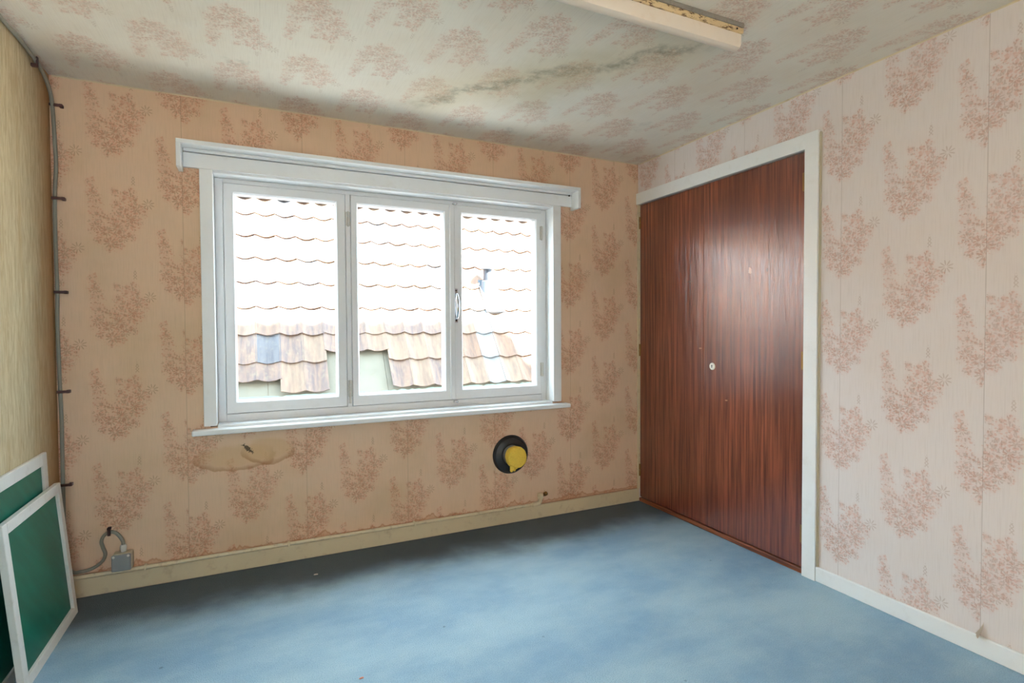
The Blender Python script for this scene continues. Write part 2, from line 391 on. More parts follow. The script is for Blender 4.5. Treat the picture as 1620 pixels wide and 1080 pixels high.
paint('cement_board', lin(116, 115, 104), .85, .25, 5., lin(98, 96, 80), .5)
paint('ground_gravel', lin(176, 177, 178), .95, .3, 1.5)
paint('vent_plastic', lin(78, 88, 98), .45, .04, 8.)
paint('vent_dark', lin(50, 56, 66), .5, .04, 8.)
paint('paper_back', lin(210, 194, 176), .85, .1, 30.)
paint('lint', lin(222, 214, 200), .9, .1, 60.)
paint('salmon_fleck', lin(226, 150, 128), .8, .1, 60.)
paint('roof_timber', lin(110, 90, 70), .8, .2, 8.)
def rusty():
    m, b, p = new('rusty_enamel')
    g = b.pos()
    n = b.noise(b.v('MULTIPLY', g, (25., 60., 60.)), 1., 6., .75)
    c = b.mix(b.ss(n, .48, .60), lin(222, 196, 150), lin(96, 58, 30))
    b.put(p.inputs['Base Color'], c); p.inputs['Roughness'].default_value = .55
rusty()
def green_panel():
    m, b, p = new('green_panel')
    g = b.pos(); X, Y, Z = b.sep(g)
    n = b.noise(b.xyz(0., b.m('MULTIPLY', b.m('ADD', Y, Z), 14.), b.m('MULTIPLY', b.m('SUBTRACT', Z, Y), 2.)), 1., 4.)
    c = b.mix(b.ss(n, .35, .7), lin(2, 98, 78), lin(6, 112, 90))
    c = b.mix(b.m('MULTIPLY', b.ss(b.noise(g, 8., 6., .7), .58, .75), .35), c, lin(40, 126, 100))
    b.put(p.inputs['Base Color'], c); p.inputs['Roughness'].default_value = .42
green_panel()
def glass():
    m, b, p = new('window_glass')
    t = m.node_tree; out = t.nodes['Material Output']; t.nodes.remove(p)
    g = b.n('ShaderNodeNewGeometry')
    ct = b.m('ABSOLUTE', b.v('DOT_PRODUCT', g.outputs['Normal'], g.outputs['Incoming']))
    fr = b.m('ADD', .004, b.m('MULTIPLY', b.m('POWER', b.m('SUBTRACT', 1., ct, clamp=True), 5.), .90))   # same reflectance from both faces of the thin pane
    tr = b.n('ShaderNodeBsdfTransparent'); tr.inputs[0].default_value = (.98, .99, .985, 1)
    gl = b.n('ShaderNodeBsdfGlossy'); gl.inputs['Roughness'].default_value = .02
    mx = b.n('ShaderNodeMixShader'); t.links.new(fr, mx.inputs[0]); t.links.new(tr.outputs[0], mx.inputs[1]); t.links.new(gl.outputs[0], mx.inputs[2])
    t.links.new(mx.outputs[0], out.inputs[0])
glass()
def tilemat(name, a, c2, lich):
    m, b, p = new(name)
    g = b.pos()
    n = b.noise(b.v('MULTIPLY', g, (22., 3.5, 3.5)), 1., 5., .65); n2 = b.noise(g, 26., 5., .7)
    c = b.mix(b.ss(n, .3, .7), a, c2)
    c = b.mix(b.m('MULTIPLY', b.ss(n2, .5, .72), .5), c, lich)
    b.put(p.inputs['Base Color'], c); p.inputs['Roughness'].default_value = .85
    b.put(p.inputs['Normal'], b.bump(n2, .3, .01))
tilemat('tile_rose', lin(124, 104, 92), lin(94, 84, 84), lin(132, 124, 102))
tilemat('tile_tan', lin(132, 113, 97), lin(108, 93, 84), lin(124, 118, 100))
tilemat('tile_grey', lin(94, 94, 98), lin(76, 77, 84), lin(118, 113, 102))
tilemat('tile_brown', lin(124, 100, 84), lin(98, 82, 74), lin(122, 110, 96))
tilemat('tile_pale', lin(127, 132, 135), lin(117, 121, 125), lin(130, 130, 127))

# ------------------------------------------------------------------ the room
W, H, YR = 3.2332, 2.35, -4.0
WX0, WX1, WZ0, WZ1 = .600, 2.575, .735, 2.005         # window opening in the wall
def slab_hole(bm, x0, x1, z0, z1, hx0, hx1, hz0, hz1, y0, y1):
    xs, zs = [x0, hx0, hx1, x1], [z0, hz0, hz1, z1]
    for i in range(3):
        for j in range(3):
            if i == 1 and j == 1: continue
            bx(bm, xs[i], xs[i+1], y0, y1, zs[j], zs[j+1])
    bmesh.ops.remove_doubles(bm, verts=bm.verts, dist=1e-5)
    seen = {}                                              # drop the inner faces shared by neighbouring blocks
    for f in list(bm.faces):
        k = tuple(sorted(v.index for v in f.verts))
        seen.setdefault(tuple(sorted((round(v.co.x, 4), round(v.co.y, 4), round(v.co.z, 4)) for v in f.verts)), []).append(f)
    kill = [f for fs in seen.values() if len(fs) > 1 for f in fs]
    bmesh.ops.delete(bm, geom=kill, context='FACES')
bm = bmesh.new(); slab_hole(bm, 0, W, 0, H, WX0, WX1, WZ0, WZ1, 0, .22)
wall_back = obj('wall_back', bm, 'wallpaper_back', kind='structure')
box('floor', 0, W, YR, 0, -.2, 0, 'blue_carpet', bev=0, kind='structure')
box('ceiling', 0, W, YR, 0, H, H+.2, 'wallpaper_ceiling', bev=0, kind='structure')
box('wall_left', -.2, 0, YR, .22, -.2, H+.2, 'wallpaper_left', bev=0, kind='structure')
DY0, DY1, DZ = -1.283, -.012, 2.07                        # wardrobe opening (y range, head height)
bm = bmesh.new()
bx(bm, W, W+.12, YR, DY0, 0, H); bx(bm, W, W+.12, DY0, DY1, DZ, H); bx(bm, W, W+.12, DY1, .22, 0, H)
wall_right = obj('wall_right', bm, 'wallpaper_right', kind='structure')
RX0, RX1, RZ0, RZ1 = .12, 1.12, .95, 2.05  # opening for the added fill window
bm = bmesh.new(); slab_hole(bm, -.2, W+.12, 0, H, RX0, RX1, RZ0, RZ1, YR-.2, YR)
obj('wall_rear', bm, 'wallpaper_rear', kind='structure')
# unseen facade slabs, added and sized to shade the foot of the neighbour's roof
bm = bmesh.new()
bx(bm, -7.0, 6.38, .0, .30, H+.2, 5.46)
bx(bm, W+.9, 6.38, .0, .30, -3, H+.2); bx(bm, -7.0, -.2, 0, .30, -3, H+.2); bx(bm, -.2, W+.9, .0, .22, -3, -.2)
obj('shade_facade', bm, 'plaster_outside', kind='structure')

box('ground', -40, 40, -40, 40, -3.4, -3.2, 'ground_gravel', bev=0, kind='structure')

# thin papered fillet in the wall/ceiling angle
def fillet(name, p0, p1, nrm, m, r=.006):
    bm = bmesh.new(); a, b_ = Vector(p0), Vector(p1)
    n = Vector(nrm); dz = Vector((0, 0, -1))
    k = 24; rows = []
    for i in range(k+1):
        q = a.lerp(b_, i/k); rr = r*(.75+.5*R.random())
        rows.append([bm.verts.new(q + n*.0005 + dz*.0005), bm.verts.new(q+n*rr+dz*.0005), bm.verts.new(q+n*rr*.45+dz*rr*.5), bm.verts.new(q+dz*rr+n*.0005)])
    for u, v in zip(rows, rows[1:]):
        for j in range(4): bm.faces.new((u[j], u[(j+1) % 4], v[(j+1) % 4], v[j]))
    bm.faces.new(rows[0]); bm.faces.new(rows[-1])
    return obj(name, bm, m, kind='structure')
fillet('trim_1', (0.01, 0, H), (W-.01, 0, H), (0, -1, 0), 'cream_paint')
fillet('trim_2', (W, YR+.01, H), (W, -.01, H), (-1, 0, 0), 'cream_paint')

# skirting boards
def board(name, a, b_, m):
    bm = bmesh.new(); bx(bm, a[0], b_[0], a[1], b_[1], a[2], b_[2], .004, 2)
    return obj(name, bm, m, kind='structure')
board('baseboard_back', (.0, -.016, 0), (W-.002, 0, .086), 'cream_paint')
board('baseboard_right', (W-.015, YR, 0), (W, -1.352, .070), 'white_paint')
board('baseboard_left', (0, YR, 0), (.014, -.018, .07), 'cream_paint')
# curl of wallpaper peeling at the foot of a seam
bm = bmesh.new(); g = []
for i in range(9):
    row = []
    for j in range(7):
        t, s = i/8, j/6                      # s up the seam, t away from the wall
        w_ = (1-s)**1.3
        ang = t*2.6*w_
        rad = .017
        row.append(bm.verts.new((W-.003-rad*(1-math.cos(ang))*1.1*w_, -2.012 + .026*(1-t)*w_ + rad*.25*math.sin(ang)*w_, .071+.055*s)))
    g.append(row)
for i in range(8):
    for j in range(6): bm.faces.new((g[i][j], g[i+1][j], g[i+1][j+1], g[i][j+1]))
bmesh.ops.solidify(bm, geom=bm.faces[:], thickness=.0008)
obj('peeling_paper', bm, 'paper_back', wall_right, smooth=True, label='curled corner of wallpaper lifting off the wall')

# ------------------------------------------------------------------ window
win = empty('window_1', ((WX0+WX1)/2, 0, WZ0), kind='structure', label='white three-pane casement window above the pipe', )
# casing on the room face
box('casing', .573, .630, -.016, .004, .742, 2.004, 'white_paint', win, .003)
box('casing', 2.545, 2.603, -.016, .004, .742, 2.004, 'white_paint', win, .003)
# reveal lining
box('reveal_lining', .600, .630, .004, .10, .742, 2.004, 'white_paint', win, .002)
box('reveal_lining', 2.545, 2.575, .004, .10, .742, 2.004, 'white_paint', win, .002)
box('reveal_lining', .630, 2.545, -.004, .10, 1.992, 2.005, 'white_paint', win, .002)
# fixed frame
FY0, FY1 = .085, .160
for (a, b_, c, d) in ((.630, .668, .742, 1.992), (2.508, 2.545, .742, 1.992)):
    box('frame_jamb', a, b_, FY0, FY1, c, d, 'sash_paint', win, .002)
box('frame_head', .668, 2.508, FY0, FY1, 1.970, 1.992, 'sash_paint', win, .002)
box('frame_foot', .668, 2.508, FY0, FY1, .742, .782, 'sash_paint', win, .002)
box('frame_mullion', 1.272, 1.298, FY0-.004, FY1, .782, 1.970, 'sash_paint', win, .002)
# three sashes: (outer x0, x1, pane x0, x1)
SASH = ((.670, 1.270, .722, 1.218), (1.300, 1.886, 1.340, 1.842), (1.890, 2.506, 1.961, 2.464))
PZ0, PZ1, SZ0, SZ1 = .848, 1.918, .785, 1.968
SY0, SY1 = .076, .138
def sash_ring(bm, o0, o1, i0, i1):
    pts = [(o0, SZ0), (o1, SZ0), (o1, SZ1), (o0, SZ1)]; pin = [(i0, PZ0), (i1, PZ0), (i1, PZ1), (i0, PZ1)]
    e = .008                                               # sloping glazing bevel around the glass
    lay = []
    for (P, y) in ((pts, SY1), (pts, SY0+.003), ([(x+(.003 if x == o0 else -.003), z+(.003 if z == SZ0 else -.003)) for x, z in pts], SY0),
                   ([(x+(-e if x == i0 else e), z+(-e if z == PZ0 else e)) for x, z in pin], SY0), (pin, SY0+.012), (pin, SY1)):
        lay.append([bm.verts.new((x, y, z)) for x, z in P])
    lay.append(lay[0])
    for a, b_ in zip(lay, lay[1:]):
        for k in range(4): bm.faces.new((a[k], a[(k+1) % 4], b_[(k+1) % 4], b_[k]))
def hinge(parent, x, z, h, y=SY0-.006, m='painted_hinge', nm='hinge'):
    bm = bmesh.new()
    for k in range(3):
        h3 = h/3
        lathe(bm, [(0, 0), (.0052, 0), (.0052, h3*.92), (0, h3*.92)], 10, Matrix.Translation((x, y, z+k*h3)))
    bx(bm, x-.012, x+.012, y+.003, y+.0055, z+.004, z+h-.004)
    return obj(nm, bm, m, parent, smooth=True)
sashes = []
for (o0, o1, i0, i1) in SASH:
    bm = bmesh.new(); sash_ring(bm, o0, o1, i0, i1)
    s_ = obj('sash', bm, 'sash_paint', win)
    bm = bmesh.new(); bx(bm, i0-.004, i1+.004, .108, .112, PZ0-.004, PZ1+.004)
    obj('pane', bm, 'window_glass', s_, label='clear glass pane')
    sashes.append(s_)
hinge(sashes[1], 1.285, 1.79, .085); hinge(sashes[1], 1.285, .835, .10)
hinge(sashes[2], 2.507, 1.79, .095); hinge(sashes[2], 2.507, .90, .095)
box('hinge_leaf', 1.279, 1.291, SY0-.005, SY0+.010, .80, .845, 'painted_hinge', sashes[1], .001)
# meeting cover strip on the third sash
box('cover_strip', 1.876, 1.908, SY0-.012, SY0+.002, SZ0+.004, SZ1-.002, 'sash_paint', sashes[2], .004)
# curved pull handle with its two screws
bm = bmesh.new()
pts = [(1.917, SY0-.003, 1.275), (1.917, SY0-.020, 1.288), (1.916, SY0-.036, 1.325), (1.915, SY0-.040, 1.360), (1.915, SY0-.034, 1.395), (1.916, SY0-.018, 1.424), (1.917, SY0-.003, 1.434)]
cp = catmull(pts, 6); tube(bm, cp, [.0065+.0035*math.sin(math.pi*i/(len(cp)-1)) for i in range(len(cp))], 12)
hd = obj('handle', bm, 'chrome', sashes[2], smooth=True, label='curved chrome pull handle')
box('back_plate', 1.906, 1.926, SY0-.004, SY0, 1.255, 1.460, 'chrome', hd, .0015)
for z in (1.266, 1.448):
    bm = bmesh.new(); lathe(bm, [(0, 0), (.005, 0), (.005, .002), (.003, .0035), (0, .0035)], 12, Matrix.Translation((1.916, SY0-.004, z)) @ Matrix.Rotation(math.pi/2, 4, 'X'))
    obj('screw', bm, 'dark_gap', hd, smooth=True)
# bolt ends at head and foot of the meeting stile
for z, nm in ((1.972, 'bolt_keeper'), (.772, 'bolt_keeper')):
    bm = bmesh.new(); bx(bm, 1.898, 1.922, SY0-.012, SY0+.010, z-.006, z+.006, .002)
    lathe(bm, [(0, 0), (.006, 0), (.006, .010), (0, .012)], 12, Matrix.Translation((1.915, SY0-.012, z)) @ Matrix.Rotation(math.pi/2, 4, 'X'))
    obj(nm, bm, 'chrome', win, smooth=True)
# window board
bm = bmesh.new()
vs_ = bx(bm, .524, 2.646, -.062, .0, .704, .730, .006, 3)
obj('sill', bm, 'white_paint', win)
box('sill_inner', .632, 2.543, -.004, .086, .724, .744, 'white_paint', win, .002)
# weathered green paint on the outside ledge
bm = bmesh.new(); prev = None
nseg = 90
for i in range(nseg+1):
    x = WX0+.01+(WX1-WX0-.02)*i/nseg
    zt = .8475 + .004*R.random() - (.006 if R.random() < .22 else 0)
    cur = [bm.verts.new((x, .150, .800)), bm.verts.new((x, .150, .838)), bm.verts.new((x, .222, zt)), bm.verts.new((x, .236, zt-.004)), bm.verts.new((x, .236, .800))]
    if prev:
        for j in range(5): bm.faces.new((prev[j], prev[(j+1) % 5], cur[(j+1) % 5], cur[j]))
    else: bm.faces.new(cur)
    prev = cur
bm.faces.new(prev[::-1])
obj('outer_ledge', bm, 'green_paint', win, label='flaking green painted outer ledge')
# masonry under the ledge
box('ledge_block', WX0, WX1, .150, .215, WZ0, .800, 'plaster_outside', win, 0)

# pelmet
pel = empty('curtain_pelmet', (1.59, -.05, 1.97), label='long white open-fronted curtain pelmet box above the window', cat='pelmet')
box('top_board', .487, 2.700, -.102, 0, 2.092, 2.112, 'white_paint', pel, .002)
box('side_cheek', .487, .506, -.102, 0, 1.982, 2.092, 'white_paint', pel, .002)
box('side_cheek', 2.681, 2.700, -.102, 0, 1.982, 2.092, 'white_paint', pel, .002)
box('back_board', .506, 2.681, -.018, 0, 2.004, 2.074, 'white_paint', pel, .0015)
box('curtain_rail', .510, 2.677, -.030, 0, 2.077, 2.092, 'white_paint', pel, .0015)
bm = bmesh.new(); lathe(bm, [(0, 0), (.005, 0), (.005, .006), (0, .008)], 10, Matrix.Translation((2.655, -.030, 2.071)) @ Matrix.Rotation(math.pi/2, 4, 'X'))
obj('screw', bm, 'dark_gap', pel, smooth=True)

# made-up rear window, added to let fill light in from behind the camera
w2 = empty('fill_window', ((RX0+RX1)/2, YR, RZ0), kind='structure', label='added two-pane rear window that lets in fill light')
RM = (RX0+RX1)/2
for (a, b_, c, d) in ((RX0, RX0+.06, RZ0, RZ1), (RX1-.06, RX1, RZ0, RZ1), (RX0+.06, RX1-.06, RZ0, RZ0+.06), (RX0+.06, RX1-.06, RZ1-.06, RZ1), (RM-.04, RM+.04, RZ0+.06, RZ1-.06)):
    box('fill_window_bar', a, b_, YR-.14, YR-.08, c, d, 'sash_paint', w2, .002)
for a, b_ in ((RX0+.06, RM-.04), (RM+.04, RX1-.06)):
    box('pane', a, b_, YR-.112, YR-.108, RZ0+.06, RZ1-.06, 'window_glass', w2, 0)

# ------------------------------------------------------------------ built-in wardrobe
wd = empty('wardrobe', (W+.03, -.65, 0), label='built-in wardrobe with two tall glossy mahogany doors and white casing', cat='wardrobe')
TOPZ = 2.142
bm = bmesh.new()                                              # mitred casing
def prism(bm, poly, x0, x1):
    a = [bm.verts.new((x0, y, z)) for y, z in poly]; b_ = [bm.verts.new((x1, y, z)) for y, z in poly]
    bm.faces.new(a); bm.faces.new(b_[::-1])
    for i in range(len(poly)): bm.faces.new((a[i], b_[i], b_[(i+1) % len(poly)], a[(i+1) % len(poly)]))
prism(bm, [(-1.352, TOPZ), (0, TOPZ+.004), (0, DZ), (-1.283, DZ)], W-.018, W+.003)
obj('head_casing', bm, 'white_paint', wd)
bm = bmesh.new(); prism(bm, [(-1.352, 0), (-1.283, 0), (-1.283, DZ), (-1.352, TOPZ)], W-.018, W+.003)
obj('side_casing', bm, 'white_paint', wd)
box('packing_strip', W-.010, W+.001, -1.360, -1.3525, .070, TOPZ-.01, 'box_beige', wd, .001)
box('corner_strip', W-.010, W+.10, DY1-.002, 0, .086, DZ, 'cream_paint', wd, .001)
XD = W+.004                                                   # door faces
GAP = -.611
d1 = box('door', XD, XD+.022, GAP+.0015, DY1-.006, .032, DZ-.006, 'mahogany_far', wd, .002, label='dark far door leaf beside the corner')
d2 = box('door', XD-.003, XD+.022, DY0+.005, GAP-.0015, .032, DZ-.006, 'mahogany_near', wd, .002, label='near door leaf with ivory keyhole disc')
box('threshold', W-.006, W+.09, DY0+.001, DY1-.003, 0, .026, 'threshold_wood', wd, .006, 2)
box('inner_back', W+.45, W+.47, DY0, DY1, 0, DZ, 'dark_gap', wd, 0)
box('inner_side', W+.12, W+.45, DY0-.02, DY0, 0, DZ, 'dark_gap', wd, 0)
box('inner_side', W+.12, W+.45, DY1, DY1+.02, 0, DZ, 'dark_gap', wd, 0)
box('inner_top', W+.12, W+.47, DY0, DY1, DZ, DZ+.02, 'dark_gap', wd, 0)
box('inner_floor', W+.09, W+.47, DY0, DY1, -.02, 0.02, 'dark_gap', wd, 0)
def door_hinge(parent, y, z, h):
    bm = bmesh.new()
    for k in range(2):
        lathe(bm, [(0, 0), (.0055, 0), (.0055, h*.47), (0, h*.47)], 12, Matrix.Translation((XD-.008, y, z+k*h*.5)))
    bx(bm, XD-.0045, XD-.002, y-.003, y+.016, z+.003, z+h-.003)
    return obj('hinge', bm, 'brass', parent, smooth=True, label='small tarnished brass hinge')
for z in (1.874, 1.005, .150): door_hinge(d2, -1.276, z, .094)
for z in (1.90, 1.020, .180): door_hinge(d1, -.024, z, .085)
# keyhole disc
kx = Matrix.Translation((XD-.003, -.686, .988)) @ Matrix.Rotation(-math.pi/2, 4, 'Y')
bm = bmesh.new(); lathe(bm, [(0, 0), (.021, 0), (.021, .003), (.019, .005), (.016, .0055), (0, .0055)], 28, kx)
ks = obj('keyhole_disc', bm, 'ivory', d2, smooth=True, label='round ivory keyhole disc')
bm = bmesh.new()
lathe(bm, [(0, 0), (.0045, 0), (.0045, .001), (0, .001)], 14, Matrix.Translation((XD-.0085, -.686, .992)) @ Matrix.Rotation(-math.pi/2, 4, 'Y'))
bx(bm, XD-.0095, XD-.0085, -.6885, -.6835, .979, .992)
obj('keyhole', bm, 'dark_gap', ks)

# ------------------------------------------------------------------ ceiling batten lamp
lp = empty('batten_lamp', (1.86, -1.545, H), label='long ceiling batten lamp with rust-speckled base and white diffuser', cat='lamp')
LX0, LX1 = 1.25, 2.482
box('backing', LX0, LX1, -1.577, -1.505, 2.334, H, 'lamp_enamel', lp, .002)
box('base_channel', LX0, LX1+.001, -1.574, -1.508, 2.314, 2.334, 'rusty_enamel', lp, .003)
bm = bmesh.new()                                             # rounded trough diffuser, closed ends
prof = [(-1.566, 2.314), (-1.566, 2.278), (-1.561, 2.268), (-1.550, 2.263), (-1.536, 2.263), (-1.524, 2.268), (-1.518, 2.278), (-1.516, 2.314)]
a = [bm.verts.new((LX0+.004, y, z)) for y, z in prof]; b_ = [bm.verts.new((LX1-.004, y, z)) for y, z in prof]
bm.faces.new(a); bm.faces.new(b_[::-1])
for i in range(len(prof)): bm.faces.new((a[i], b_[i], b_[(i+1) % len(prof)], a[(i+1) % len(prof)]))
obj('diffuser', bm, 'lamp_diffuser', lp, smooth=True)
for x in (LX0+.10, LX1-.035):
    bm = bmesh.new(); lathe(bm, [(0, 0), (.0035, 0), (.0035, .003), (0, .004)], 10, Matrix.Translation((x, -1.5735, 2.324)) @ Matrix.Rotation(math.pi/2, 4, 'X'))
    obj('screw', bm, 'dark_gap', lp, smooth=True)

# ------------------------------------------------------------------ flue rosette
fl = empty('flue_rosette', (2.24, 0, .43), label='round black flue rosette on the wall with a yellow foam plug', cat='flue cover')
T = Matrix.Translation((2.24, -.0005, .43)) @ Matrix.Rotation(math.pi/2, 4, 'X')
bm = bmesh.new()
lathe(bm, [(0, 0), (.119, 0), (.121, .004), (.119, .010), (.112, .016), (.108, .016), (.104, .012), (.092, .016), (.082, .023), (.076, .026), (.070, .027), (.063, .026), (.060, .016), (0, .016)], 56, T)
obj('rosette', bm, 'black_rubber', fl, smooth=True)
T2 = Matrix.Translation((2.236, -.012, .432)) @ Matrix.Rotation(math.pi/2, 4, 'X')
bm = bmesh.new(); lathe(bm, [(0, 0), (.060, 0), (.060, .075), (.056, .075), (.056, .03), (0, .03)], 40, T2)
pp = obj('pipe_stub', bm, 'grey_pipe', fl, smooth=True)
bm = bmesh.new(); n = 26; rings = []
for k, (rr, h) in enumerate(((.052, .03), (.0615, .050), (.065, .066), (.066, .085), (.064, .098), (.060, .104), (.040, .106), (.02, .107))):
    ring = []
    for i in range(n):
        an = 2*math.pi*i/n; q = rr*(1+.035*math.sin(3*an+k)+.03*(R.random()-.5))
        ring.append(bm.verts.new(T2 @ Vector((q*math.cos(an), q*math.sin(an), h+.003*R.random()))))
    rings.append(ring)
for a, b_ in zip(rings, rings[1:]):
    for i in range(n): bm.faces.new((a[i], a[(i+1) % n], b_[(i+1) % n], b_[i]))
bm.faces.new(rings[-1]); bm.faces.new(rings[0][::-1])
for (x, z, r_) in ((2.205, .372, .016), (2.200, .358, .011), (2.219, .360, .010), (2.232, .372, .010)):   # dribble of set foam
    bmesh.ops.create_icosphere(bm, subdivisions=2, radius=r_, matrix=Matrix.Translation((x, -.104, z)) @ Matrix.Diagonal((1, .8, 1.15, 1)))
obj('foam_plug', bm, 'foam', fl, smooth=True, label='lumpy yellow foam plug')

# ------------------------------------------------------------------ heating pipe along the skirting
pipe = empty('heating_pipe', (1.2, -.02, .09), label='cream-painted heating pipe along the skirting ending in a capped valve', cat='pipe')
bm = bmesh.new()
pts = [(.02, -.020, .096)] + [(.1*i, -.020, .096) for i in range(1, 24)] + [(2.395, -.020, .096)]
tube(bm, pts, .010, 12); obj('pipe_run', bm, 'pipe_cream', pipe, smooth=True)
bm = bmesh.new()
tube(bm, catmull([(2.385, -.020, .096), (2.415, -.020, .097), (2.434, -.022, .106), (2.440, -.024, .130), (2.440, -.024, .155)], 6), .0135, 12)
obj('elbow', bm, 'pipe_cream', pipe, smooth=True)
bm = bmesh.new(); lathe(bm, [(0, 0), (.021, 0), (.022, .003), (.022, .024), (.018, .029), (0, .030)], 6, Matrix.Translation((2.440, -.024, .132)))
obj('union_nut', bm, 'pipe_cream', pipe)
bm = bmesh.new(); lathe(bm, [(0, 0), (.009, 0), (.009, .018), (.013, .018), (.013, .036), (.009, .040), (0, .040)], 12, Matrix.Translation((2.448, -.030, .146)) @ Matrix.Rotation(math.radians(68), 4, 'Y'))
obj('bleed_stub', bm, 'brass', pipe, smooth=True)
for x in (.32, .95, 1.62, 2.2):
    bm = bmesh.new(); bx(bm, x-.006, x+.006, -.032, -.002, .084, .1075, .003, 2); obj('pipe_bracket', bm, 'pipe_cream', pipe)

# ------------------------------------------------------------------ surface cable, clips, junction box
cb = empty('surface_cable', (.014, -.014, 0), label='grey surface cable clipped down the corner and looping to the box', cat='cable')
cpts = [(.014, -2.4, 2.333), (.013, -1.6, 2.330), (.014, -1.0, 2.331), (.013, -.53, 2.329), (.013, -.36, 2.333), (.013, -.21, 2.325), (.014, -.11, 2.305), (.015, -.045, 2.262), (.015, -.016, 2.20),
        (.019, -.012, 2.05), (.021, -.012, 1.95), (.014, -.012, 1.82), (.012, -.012, 1.6), (.014, -.012, 1.40), (.011, -.012, 1.25), (.014, -.012, 1.0), (.017, -.012, .80), (.016, -.012, .55), (.017, -.012, .30), (.022, -.013, .17),
        (.045, -.016, .124), (.075, -.017, .121), (.105, -.016, .124), (.135, -.014, .136), (.157, -.012, .158), (.165, -.012, .185), (.157, -.011, .215), (.151, -.011, .242), (.160, -.011, .268), (.182, -.011, .283), (.207, -.012, .275), (.226, -.014, .250), (.2345, -.018, .232), (.236, -.020, .2185)]
bm = bmesh.new(); tube(bm, catmull(cpts, 6), .0075, 10); obj('cable_sheath', bm, 'cable_grey', cb, smooth=True)
def clip(x, y, z, dx, dy, dz):
    bm = bmesh.new(); a = Vector((x, y, z)); d = Vector((dx, dy, dz))
    up = Vector((0, 0, 1)) if abs(d.z) < .5 else Vector((1, 0, 0))
    return a, d, up
for z in (2.215, 1.805, 1.39, .945, .525):
    bm = bmesh.new()
    bx(bm, .004, .046, -.0235, -.0195, z-.006, z+.006, .001); bx(bm, .038, .052, -.024, -.0005, z-.007, z+.007, .002)
    obj('cable_clip', bm, 'clip_brown', cb)
for y, z in ((-.21, 2.325), (-.62, 2.329), (-1.15, 2.331)):
    bm = bmesh.new(); bx(bm, .018, .024, y-.006, y+.006, z-.020, z+.012, .001); bx(bm, .0005, .024, y-.007, y+.007, z-.030, z-.016, .002)
    obj('cable_clip', bm, 'clip_brown', cb)
bm = bmesh.new(); bx(bm, .176, .188, -.024, -.019, .268, .306, .001); bx(bm, .175, .189, -.024, -.0005, .294, .306, .002)
obj('cable_clip', bm, 'clip_brown', cb)

jb = empty('junction_box', (.235, -.03, .107), label='small grey junction box on the skirting pipe', cat='junction box')
box('box_body', .199, .273, -.044, -.0005, .107, .186, 'box_beige', jb, .006, 3)
box('box_lid', .195, .270, -.058, -.044, .107, .184, 'box_grey', jb, .006, 3, label='blue-grey lid')
for x in (.204, .261):
    bm = bmesh.new(); lathe(bm, [(0, 0), (.0055, 0), (.0055, .002), (.004, .003), (0, .003)], 12, Matrix.Translation((x, -.0575, .176)) @ Matrix.Rotation(math.pi/2, 4, 'X'))
    obj('lid_screw', bm, 'gland_white', jb, smooth=True)
bm = bmesh.new(); lathe(bm, [(0, 0), (.0115, 0), (.0115, .012), (.0135, .013), (.0135, .027), (.011, .034), (0, .034)], 14, Matrix.Translation((.236, -.020, .184)))
obj('cable_gland', bm, 'gland_white', jb, smooth=True)

# ------------------------------------------------------------------ two framed green screens leaning on the left wall
def screen(name, y0, y1, hgt, xb, xt, rail, thick, label, panel_m='green_panel', chip=False):
    """lower edge rests on the floor with its front foot at x = xb; the head leans to x = xt"""
    lean = math.asin((xb-xt)/hgt)
    Mx = Matrix.Translation((xb, 0, 0)) @ Matrix.Rotation(-lean, 4, 'Y') @ Matrix.Translation((-thick, 0, thick*math.sin(lean)*0))
    e = empty(name, (xb, (y0+y1)/2, 0), label=label, cat='window screen', group=None)
    def piece(nm, a0, a1, b0, b1, m='worn_white', t0=0., t1=None):
        bm = bmesh.new(); bx(bm, t0, thick if t1 is None else t1, a0, a1, b0, b1, .002, 1, Mx); return obj(nm, bm, m, e)
    piece('stile', y1-rail, y1, 0, hgt); piece('stile', y0, y0+rail, 0, hgt)
    piece('rail', y0+rail, y1-rail, 0, rail); piece('rail', y0+rail, y1-rail, hgt-rail, hgt)
    piece('panel', y0+rail-.004, y1-rail+.004, rail-.004, hgt-rail+.004, panel_m, thick*.25, thick*.45)
    return e
screen('window_screen', -1.02, -.205, .715, .040, .016, .048, .014, 'taller white-framed green screen against the left wall, behind the other one')
screen('window_screen', -.742, -.163, .575, .097, .047, .038, .022, 'smaller white-framed green screen leaning in front of the taller one')

